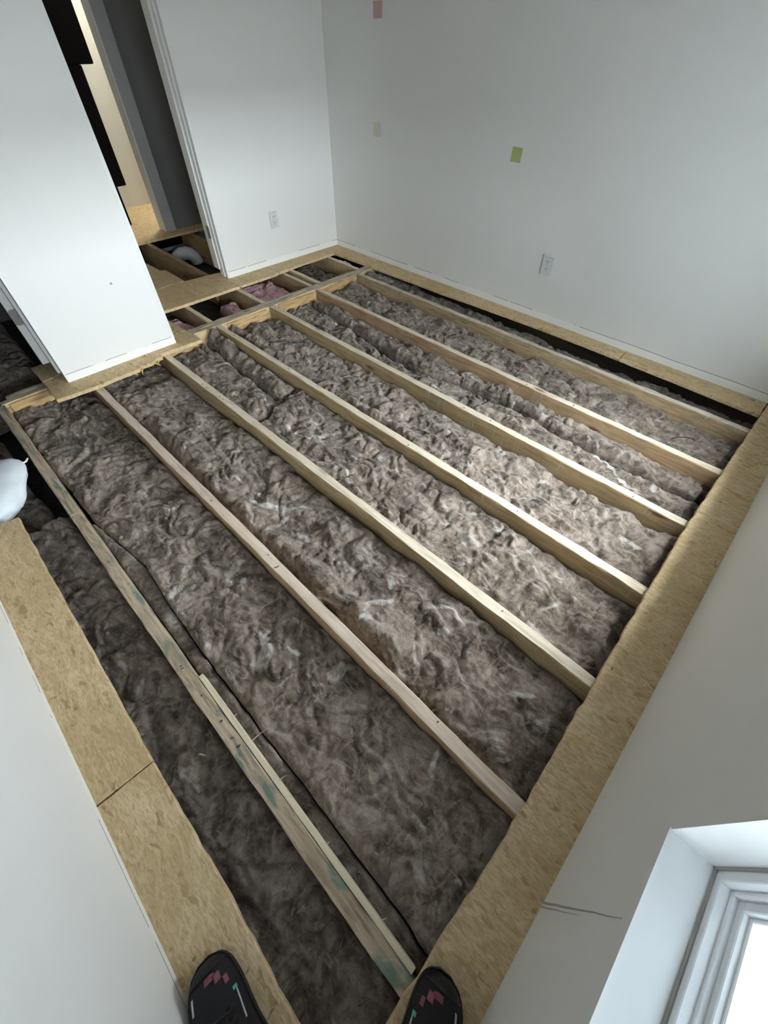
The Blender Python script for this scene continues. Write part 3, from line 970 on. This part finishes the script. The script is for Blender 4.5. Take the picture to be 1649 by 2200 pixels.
batt('insulation_batt', 'short brown wool batt in front of the stub wall, overlapped by a cut batt end', 0.004, 0.880, y0, y1, -0.066, ZF + 0.004, seed=4, group=G_B, endcut=(0, -0.13), wav=0.006,
     ridge=[([0.02, 0.2, 0.4, 0.6, 0.8], [-1.27, -1.275, -1.285, -1.30, -1.31], 0.05, 0.055)])
batt('insulation_batt', 'brown wool batt with a clean cut left end between the fourth and fifth joists', 0.892, 2.80, y0, y1, -0.050, ZF + 0.004, seed=5, group=G_B, rnd=0.02, drop=0.02, endcut=(-0.13, 0), wav=0.006,
     slope=([0.9, 1.2, 2.8], [0.008, 0.0, -0.012]))
y0, y1 = bay(5)
batt('insulation_batt', 'brown wool batt between the fifth and sixth joists from the back wall', 0.004, 2.80, y0, y1, -0.062, ZF + 0.004, seed=6, group=G_B,
     ridge=[([0.55, 0.8, 1.0, 1.3, 1.6, 1.9, 2.2], [-1.93, -1.935, -1.94, -1.94, -1.935, -1.935, -1.94], 0.035, 0.030)])
y0, y1 = bay(6)
CX = np.linspace(0, 2.8, 90)
CY = np.interp(CX, [0, 0.5, 1.0, 1.34, 1.64, 2.8], [-0.046, -0.046, -0.034, 0.02, -0.002, 0.0]) + 0.011 * fbm(CX * 4.5, CX * 0 + 2.2, 61) + 0.004 * gnoise(CX * 19, CX * 0 + 4.1, 62)
batt('insulation_batt', 'wide brown wool batt between the sixth and the teal-stained joist', 0.004, 2.80, -2.372, y1, -0.052, ZF + 0.004, seed=7, group=G_B, rnd=0.022, drop=0.018, wav=0.0,
     yc0=(CX, CY))
batt('insulation_batt', 'narrow sunken strip of dark wool beside the teal-stained joist', 1.02, 2.80, y0, -2.3755, -0.068, ZF + 0.004, mat='wool_dark', seed=8, group=G_B, fibres=30, wav=0.0, rnd=0.010, drop=0.010, amp=0.6, yc1=(CX, CY))
batt('insulation_batt', 'dark wool batt between the teal-stained joist and the near wall strip', 0.862, 2.80, YN + 0.014, J[6] - hw - 0.004, -0.062, ZF + 0.004, mat='wool_dark', seed=9, group=G_B, rnd=0.03, drop=0.03, endcut=(0.02, 0))
batt('insulation_batt', 'dark wool in the narrow gap under the back wall strip', 0.004, 2.80, J[0] + hw, YB - 0.025, -0.078, ZF + 0.004, mat='wool_dark', seed=10, group=G_B, slope=([0, 0.12, 0.35, 0.8, 2.8], [0.055, 0.045, 0.02, 0.0, -0.005]), fibres=120)
batt('insulation_batt', 'dark wool batt under the white bag at the left edge', 0.02, 0.79, -2.98, -2.535, -0.125, ZF + 0.004, mat='wool_dark', seed=12, res=0.0065, group=G_B, wav=0.03, fibres=120)
# side room floor
for i, (ya, yb_) in enumerate(((-2.55, -2.17), (-2.95, -2.58), (-3.4, -2.99))):
    batt('insulation_batt', ['dark wool batt in the side room right behind the stub wall door', 'dark wool batt in the side room, middle one', 'dark wool batt deep in the side room'][i],
         -1.55, -0.11, ya, yb_, -0.045 if i == 0 else -0.055, ZF + 0.004, mat='wool_dark', seed=14 + i, res=0.009, group='dark batts in the side room', fibres=60, slope=([-1.55, -0.4, -0.25, -0.11], [0, 0, -0.02, -0.05]) if i == 0 else None)
# far gap: grey-brown wool and pink scraps on the black membrane
batt('insulation_batt', 'grey-brown wool piece lying in the far gap near the room corner', -0.62, -0.25, -0.235, 0.025, -0.075, ZF + 0.004, mat='wool_dark', seed=20, res=0.006, group='loose wool in the far gap', fibres=30, wav=0.03)
G_P = 'pink wool scraps in the far gap'
for i, (xa, xb, ya, yb_, zt, lab) in enumerate((
        (-0.56, -0.24, -0.775, -0.45, -0.080, 'large bright pink wool scrap in the far gap under the doorway strip'),
        (-0.46, -0.22, -0.985, -0.865, -0.085, 'torn pink wool scrap in the far gap between two short joists'),
        (-0.47, -0.16, -1.39, -1.27, -0.07, 'dull pink wool scrap in the far gap beside the stub wall'),
        (-0.45, -0.10, 0.096, 0.150, -0.022, 'thin strip of pink wool tucked behind the corner joist'),
        (-0.24, -0.11, -0.052, 0.030, -0.060, 'small pink wool tuft in the far gap against the header'))):
    batt('insulation_scrap', lab, xa, xb, ya, yb_, zt, ZF + 0.004, mat='pink', seed=30 + i, res=0.005, group=G_P, fibres=0, wav=0.012 if i in (3, 4) else 0.022, rnd=0.03, drop=0.025 if i in (3, 4) else 0.05, amp=0.8)

# ================================================================== THINGS IN THE PASSAGE
# white pipe and a bent flexible duct below the passage joists
pv, pf = tube([(-1.93, -0.82, -0.125), (-1.93, -0.465, -0.125)], 0.016, 12)
tag(mesh_obj('pipe', pv, pf, 'pipe', smooth=True), 'thin white pipe below the passage floor joists', 'pipe')
path = []
for i in range(17):
    a = math.pi * i / 16
    path.append((-1.62 - 0.02 * i / 16, -0.62 + 0.10 * math.cos(a), -0.190 + 0.10 * math.sin(a) * 0.95))
pv, pf = tube(path, [0.052 + 0.003 * (i % 2) for i in range(17)], 14)
pv = [(a, b, max(c, ZF + 0.002)) for a, b, c in pv]
tag(mesh_obj('duct', pv, pf, 'duct', smooth=True), 'pale flexible duct bend in the dark under the passage floor', 'duct')

# tall black cabinet in the far room
cab = tag(empty('cabinet', (-2.5, -0.95, T)), 'tall black cabinet in the lit far room beyond the passage', 'cabinet')
for nm, q, bv in (('upper_case', (-2.62, -2.30, -1.28, -0.560, 1.030, 2.02), 0.012), ('body', (-2.62, -2.30, -1.28, -0.655, 0.300, 1.030), 0.012)):
    bevel_obj(child(nm, cab, *boxes(q), 'black'), bv, 3)
for (xx, yy) in ((-2.322, -0.752), (-2.60, -0.752), (-2.322, -1.24), (-2.60, -1.24)):
    bevel_obj(child('leg', cab, *boxes((xx - 0.016, xx + 0.016, yy - 0.016, yy + 0.016, T, 0.302)), 'black'), 0.004, 2)
for yy in (-0.93,):
    child('door_seam', cab, *boxes((-2.299, -2.297, yy - 0.002, yy + 0.002, 0.33, 1.99)), 'slot')

# ceiling lamp in the far room
lamp = tag(empty('ceiling_lamp', (-2.45, -0.22, CEIL - 0.16)), 'round lit ceiling lamp in the far room', 'lamp')
child('mount', lamp, *tube([(-2.45, -0.22, CEIL - 0.001), (-2.45, -0.22, CEIL - 0.04)], 0.07, 20), 'lamp')
gvv, gff = tube([(-2.45, -0.22, CEIL - 0.04 - 0.12 * i / 8) for i in range(9)], [0.02 + 0.075 * math.sin(math.pi * i / 8) for i in range(9)], 20)
child('globe', lamp, gvv, gff, 'glow', True)
ld = bpy.data.lights.new('lamp_light', 'POINT')
ld.energy = 14
ld.color = (1.0, 0.96, 0.88)
ld.shadow_soft_size = 0.09
lo_ = bpy.data.objects.new('lamp_light', ld)
COL.objects.link(lo_)
lo_.parent = lamp
lo_.location = (0, 0, -0.10)


# ================================================================== OUTLETS AND PAINT SWATCHES
def outlet(name, label, to_world, w=0.072, h=0.106):
    """to_world maps (a along wall, z, out of wall)."""
    o = tag(empty(name, to_world(0, -h / 2, 0)), label, 'outlet', 'wall outlets')

    def bx(nm, a0, a1, z0, z1, d0, d1, mat, par=o, bev=0.0):
        V, F = boxes((a0, a1, d0, d1, z0, z1))
        V = [to_world(a, z, d) for (a, d, z) in V]
        q = mesh_obj(nm, np.array(V) - np.array(o.location), F, mat, o)
        bm = bmesh.new(); bm.from_mesh(q.data); bmesh.ops.recalc_face_normals(bm, faces=list(bm.faces))
        if bev:
            bmesh.ops.bevel(bm, geom=list(bm.edges), offset=bev, segments=2, affect='EDGES')
        bm.to_mesh(q.data); bm.free()
        return q
    bx('cover_plate', -w / 2, w / 2, -h / 2, h / 2, 0.0, 0.009, 'plastic', bev=0.0032)
    for zc in (0.019, -0.019):
        f = bx('receptacle', -0.016, 0.016, zc - 0.013, zc + 0.013, 0.0075, 0.0103, 'plastic', bev=0.0012)
        for (a, hh) in ((-0.0065, 0.0075), (0.0065, 0.006)):
            bx('slot', a - 0.0018, a + 0.0018, zc + 0.004 - hh / 2, zc + 0.004 + hh / 2, 0.0099, 0.0107, 'slot')
        bx('ground_hole', -0.0022, 0.0022, zc - 0.009, zc - 0.005, 0.0099, 0.0107, 'slot')
    bx('screw', -0.002, 0.002, -0.002, 0.002, 0.0086, 0.0098, 'steel')
    bx('screw', -0.002, 0.002, 0.043, 0.047, 0.0086, 0.0098, 'steel')
    return o


outlet('wall_outlet', 'white duplex outlet on the wide back wall', lambda a, z, d: (1.364 + a, YB - d, 0.321 + z))
outlet('wall_outlet', 'white duplex outlet on the left wall beside the passage doorway', lambda a, z, d: (XL + d, -0.318 + a, 0.302 + z))

for (x0, x1, z0, z1, sk, mat, lab) in ((-0.100, -0.028, 1.263, 1.327, 0.0, 'tape_pink', 'pink rectangle of paint high on the back wall'),
                                  (-0.107, -0.037, 0.755, 0.825, 0.005, 'tape_yellow', 'faint pale yellow rectangle of paint on the back wall'),
                                  (0.977, 1.040, 0.752, 0.815, 0.002, 'tape_green', 'lime green square of paint on the back wall')):
    n = 8
    V = []; F = []
    ring = []
    for (ax, az, bx_, bz) in ((x0, z0, x1, z0), (x1, z0, x1, z1), (x1, z1, x0, z1), (x0, z1, x0, z0)):
        for i in range(n):
            t = i / n
            ring.append((ax + (bx_ - ax) * t + 0.0012 * float(gnoise(ax * 91 + t * 7, az * 31)), az + (bz - az) * t + 0.0012 * float(gnoise(az * 77 + t * 9, ax * 21))))
    m_ = len(ring)
    V = [(a, YB - 0.0001, b) for a, b in ring] + [(a, YB - 0.0010, b) for a, b in ring]
    F = [tuple(range(m_, 2 * m_)), tuple(reversed(range(m_)))] + [(i, (i + 1) % m_, (i + 1) % m_ + m_, i + m_) for i in range(m_)]
    o = mesh_obj('paint_swatch', V, F, mat)
    bm = bmesh.new(); bm.from_mesh(o.data); bmesh.ops.recalc_face_normals(bm, faces=list(bm.faces)); bm.to_mesh(o.data); bm.free()
    tag(o, lab, 'paint swatch', 'test paint patches on the back wall')

# ================================================================== LOOSE THINGS
wp_ = [(2.462, -0.262, -0.040), (2.48, -0.242, -0.032), (2.505, -0.220, -0.030), (2.53, -0.200, -0.033), (2.546, -0.190, -0.038), (2.550, -0.192, -0.046)]
tag(mesh_obj('wire', *tube(wp_, 0.0022, 6), 'wire', smooth=True), 'short bent black wire lying on the wool by the window wall strip', 'wire')

# white cloth bag with a gathered neck at the left edge
nu, nv = 48, 30
V = []
bc = np.array([0.615, -2.672, -0.075])
for j in range(nv + 1):
    ph = math.pi * j / nv
    for i in range(nu):
        th = 2 * math.pi * i / nu
        q = np.array([math.cos(th) * math.sin(ph), math.sin(th) * math.sin(ph), math.cos(ph)])
        r = np.array([0.195, 0.150, 0.075])
        p = q * r
        fold = 0.010 * float(gnoise(th * 3.2, ph * 2.5, 3)) + 0.014 * abs(float(gnoise(th * 6 + ph * 2, ph * 1.5, 4)))
        p = p * (1 + fold * 4)
        # pull towards the gathered corner
        gdir = np.array([-0.36, 0.92])
        al = float(np.dot(q[:2], gdir))
        if al > 0.72:
            p[:2] += gdir * 0.05 * ((al - 0.72) / 0.28) ** 1.5
            p[2] += 0.02 * ((al - 0.72) / 0.28)
        V.append(bc + np.array([p[0], p[1], p[2] + 0.065]))
F = []
for j in range(nv):
    for i in range(nu):
        a = j * nu + i; b = j * nu + (i + 1) % nu
        F.append((a, a + nu, b + nu, b))
bag = mesh_obj('bag', V, F, 'bag', smooth=True)
tag(bag, 'white cloth bag with a gathered corded neck at the left edge', 'bag')
nb = np.array([0.545, -2.492, 0.0])
child('cord', bag, *tube([nb + (0.004, -0.012, 0.010), nb + (0.010, 0.006, 0.014), nb + (0.004, 0.020, 0.012), nb + (-0.010, 0.030, 0.014)], 0.004, 8), 'cord', True)
# white chip on the near wool
for (a, b, c, l) in ((2.052, -2.52, -0.05, 'tiny white wood chip on the dark wool near the seam of the near strip'),):
    tag(mesh_obj('wood_chip', *tube([(a - 0.008, b - 0.005, c), (a, b, c + 0.004), (a + 0.009, b + 0.006, c)], [0.0008, 0.0022, 0.0008], 5), 'furring'), l, 'chip')

# ================================================================== SHOES
TS = [0.0, 0.015, 0.04, 0.08, 0.13, 0.19, 0.26, 0.34, 0.42, 0.50, 0.60, 0.72, 0.84, 0.93, 0.98, 1.0]
WS = [0.92 * q for q in (0.008, 0.021, 0.031, 0.040, 0.046, 0.050, 0.052, 0.051, 0.048, 0.044, 0.040, 0.037, 0.036, 0.031, 0.022, 0.012)]
HS = [0.012, 0.022, 0.031, 0.037, 0.040, 0.043, 0.048, 0.056, 0.066, 0.076, 0.084, 0.086, 0.084, 0.080, 0.070, 0.050]
SL = 0.250
SOLE = 0.026


def shoe(label, toe, ang, side):
    s = tag(empty('shoe', (toe[0], toe[1], T + 0.001)), label, 'shoe', 'pair of black trail shoes')
    s.rotation_euler = (0, 0, ang)

    def width(t): return float(np.interp(t, TS, WS))
    def height(t): return float(np.interp(t, TS, HS))
    def bend(t): return side * 0.010 * math.sin(math.pi * min(1, t * 1.6)) * -1

    def surf(t, a, off=0.0):     # a in [-1, 1] across the upper
        w, h = width(t) + off, height(t) + off
        th = a * math.pi / 2
        y = math.copysign(abs(math.sin(th)) ** 0.85, math.sin(th)) * w
        z = SOLE * 0.9 + (abs(math.cos(th)) ** 0.75) * h
        return (-t * SL, y + bend(t), z + 0.006 * (1 - min(1, t / 0.12)) ** 2)

    def grid(name, t0, t1, a0, a1, off, mat, nt_=6, na=6, parent=s):
        V, F = [], []
        for i in range(nt_ + 1):
            for j in range(na + 1):
                V.append(surf(t0 + (t1 - t0) * i / nt_, a0 + (a1 - a0) * j / na, off))
        m_ = len(V)
        for i in range(nt_ + 1):
            for j in range(na + 1):
                V.append(surf(t0 + (t1 - t0) * i / nt_, a0 + (a1 - a0) * j / na, -0.001))
        for i in range(nt_):
            for j in range(na):
                a = i * (na + 1) + j
                F.append((a, a + 1, a + na + 2, a + na + 1))
                F.append(tuple(x + m_ for x in (a, a + na + 1, a + na + 2, a + 1)))
        per = [j for j in range(na)] + [i * (na + 1) + na for i in range(nt_)] + [nt_ * (na + 1) + j for j in range(na, 0, -1)] + [i * (na + 1) for i in range(nt_, 0, -1)]
        for k in range(len(per)):
            a, b = per[k], per[(k + 1) % len(per)]
            F.append((b, a, a + m_, b + m_))
        o = mesh_obj(name, V, F, mat, parent, True)
        return o
    # sole
    V, F = [], []
    nsec = 30
    for i in range(nsec + 1):
        t = i / nsec
        w = width(t) + 0.004; up = 0.010 * (1 - min(1, t / 0.16)) ** 2
        rim = [(-w * 0.90, up), (w * 0.90, up), (w, SOLE * 0.5 + up), (w * 0.98, SOLE + up), (-w * 0.98, SOLE + up), (-w, SOLE * 0.5 + up)]
        V += [(0.004 - t * (SL + 0.006), y + bend(t), z) for (y, z) in rim]
    for i in range(nsec):
        for j in range(6):
            F.append((i * 6 + j, i * 6 + (j + 1) % 6, i * 6 + 6 + (j + 1) % 6, i * 6 + 6 + j))
    F += [tuple(range(6))[::-1], tuple(range(nsec * 6, nsec * 6 + 6))]
    F = [f[::-1] for f in F]
    mesh_obj('sole', V, F, 'rubber', s, False)
    # upper
    V, F = [], []
    nt_, na = 44, 24
    for i in range(nt_ + 1):
        for j in range(na + 1):
            V.append(surf(i / nt_, -1 + 2 * j / na))
    for i in range(nt_):
        for j in range(na):
            a = i * (na + 1) + j
            F.append((a, a + 1, a + na + 2, a + na + 1))
    mesh_obj('upper', V, F, 'shoe_black', s, True)
    # toe guard, overlays and accents
    grid('toe_guard', 0.004, 0.075, -0.98, 0.98, 0.0022, 'rubber', 6, 18)
    sd = side
    for (t0, t1, a0, a1) in ((0.090, 0.130, 0.0, 0.20), (0.112, 0.165, 0.21, 0.40), (0.165, 0.215, 0.42, 0.56)):
        grid('pink_overlay', t0, t1, a0 * sd, a1 * sd, 0.0018, 'shoe_pink', 5, 5)
    grid('pink_overlay', 0.098, 0.112, 0.04 * sd, 0.26 * sd, 0.0030, 'shoe_pink', 3, 5)
    grid('grey_stripe', 0.115, 0.200, -0.42 * sd, -0.375 * sd, 0.0020, 'shoe_grey', 6, 3)
    grid('green_overlay', 0.22, 0.28, -0.80 * sd, -0.70 * sd, 0.0020, 'shoe_green', 5, 3)
    grid('green_overlay', 0.32, 0.40, -0.80 * sd, -0.70 * sd, 0.0020, 'shoe_green', 5, 3)
    grid('teal_overlay', 0.262, 0.285, 0.56 * sd, 0.70 * sd, 0.0024, 'shoe_teal', 4, 4)
    grid('teal_overlay', 0.285, 0.46, 0.655 * sd, 0.685 * sd, 0.0022, 'shoe_grey', 8, 3)
    grid('tongue', 0.33, 0.62, -0.24, 0.24, 0.006, 'shoe_black', 10, 6)
    for k in range(4):
        t0 = 0.345 + 0.058 * k
        lv = [surf(t0 + 0.012 * math.sin(q * 1.2), -0.40 + 0.8 * q / 8, 0.0085 - 0.003 * abs(q / 4 - 1)) for q in range(9)]
        mesh_obj('lace', *tube(lv, 0.0024, 6), 'rubber', s, True)
        for a in (-0.40, 0.40):
            c = np.array(surf(t0, a, 0.001)); e_ = np.array(surf(t0, a, 0.004))
            mesh_obj('eyelet', *tube([c, e_], 0.0036, 8), 'rubber', s)
    # sock filling the opening
    sv, sf = tube([(-0.70 * SL, bend(0.7), 0.060), (-0.71 * SL, bend(0.7), 0.105), (-0.72 * SL, bend(0.7), 0.128)], [0.034, 0.035, 0.033], 16)
    mesh_obj('sock', sv, sf, 'shoe_black', s, True)
    return s


shoe('black trail shoe with pink toe marks on the near wall strip, left foot', (2.412, -2.683), math.pi - math.atan2(0.02, 0.999), -1)
shoe('black trail shoe with pink toe marks on the window wall strip, right foot', (2.756, -2.371), math.pi / 2 + math.atan2(0.22, 0.975), 1)
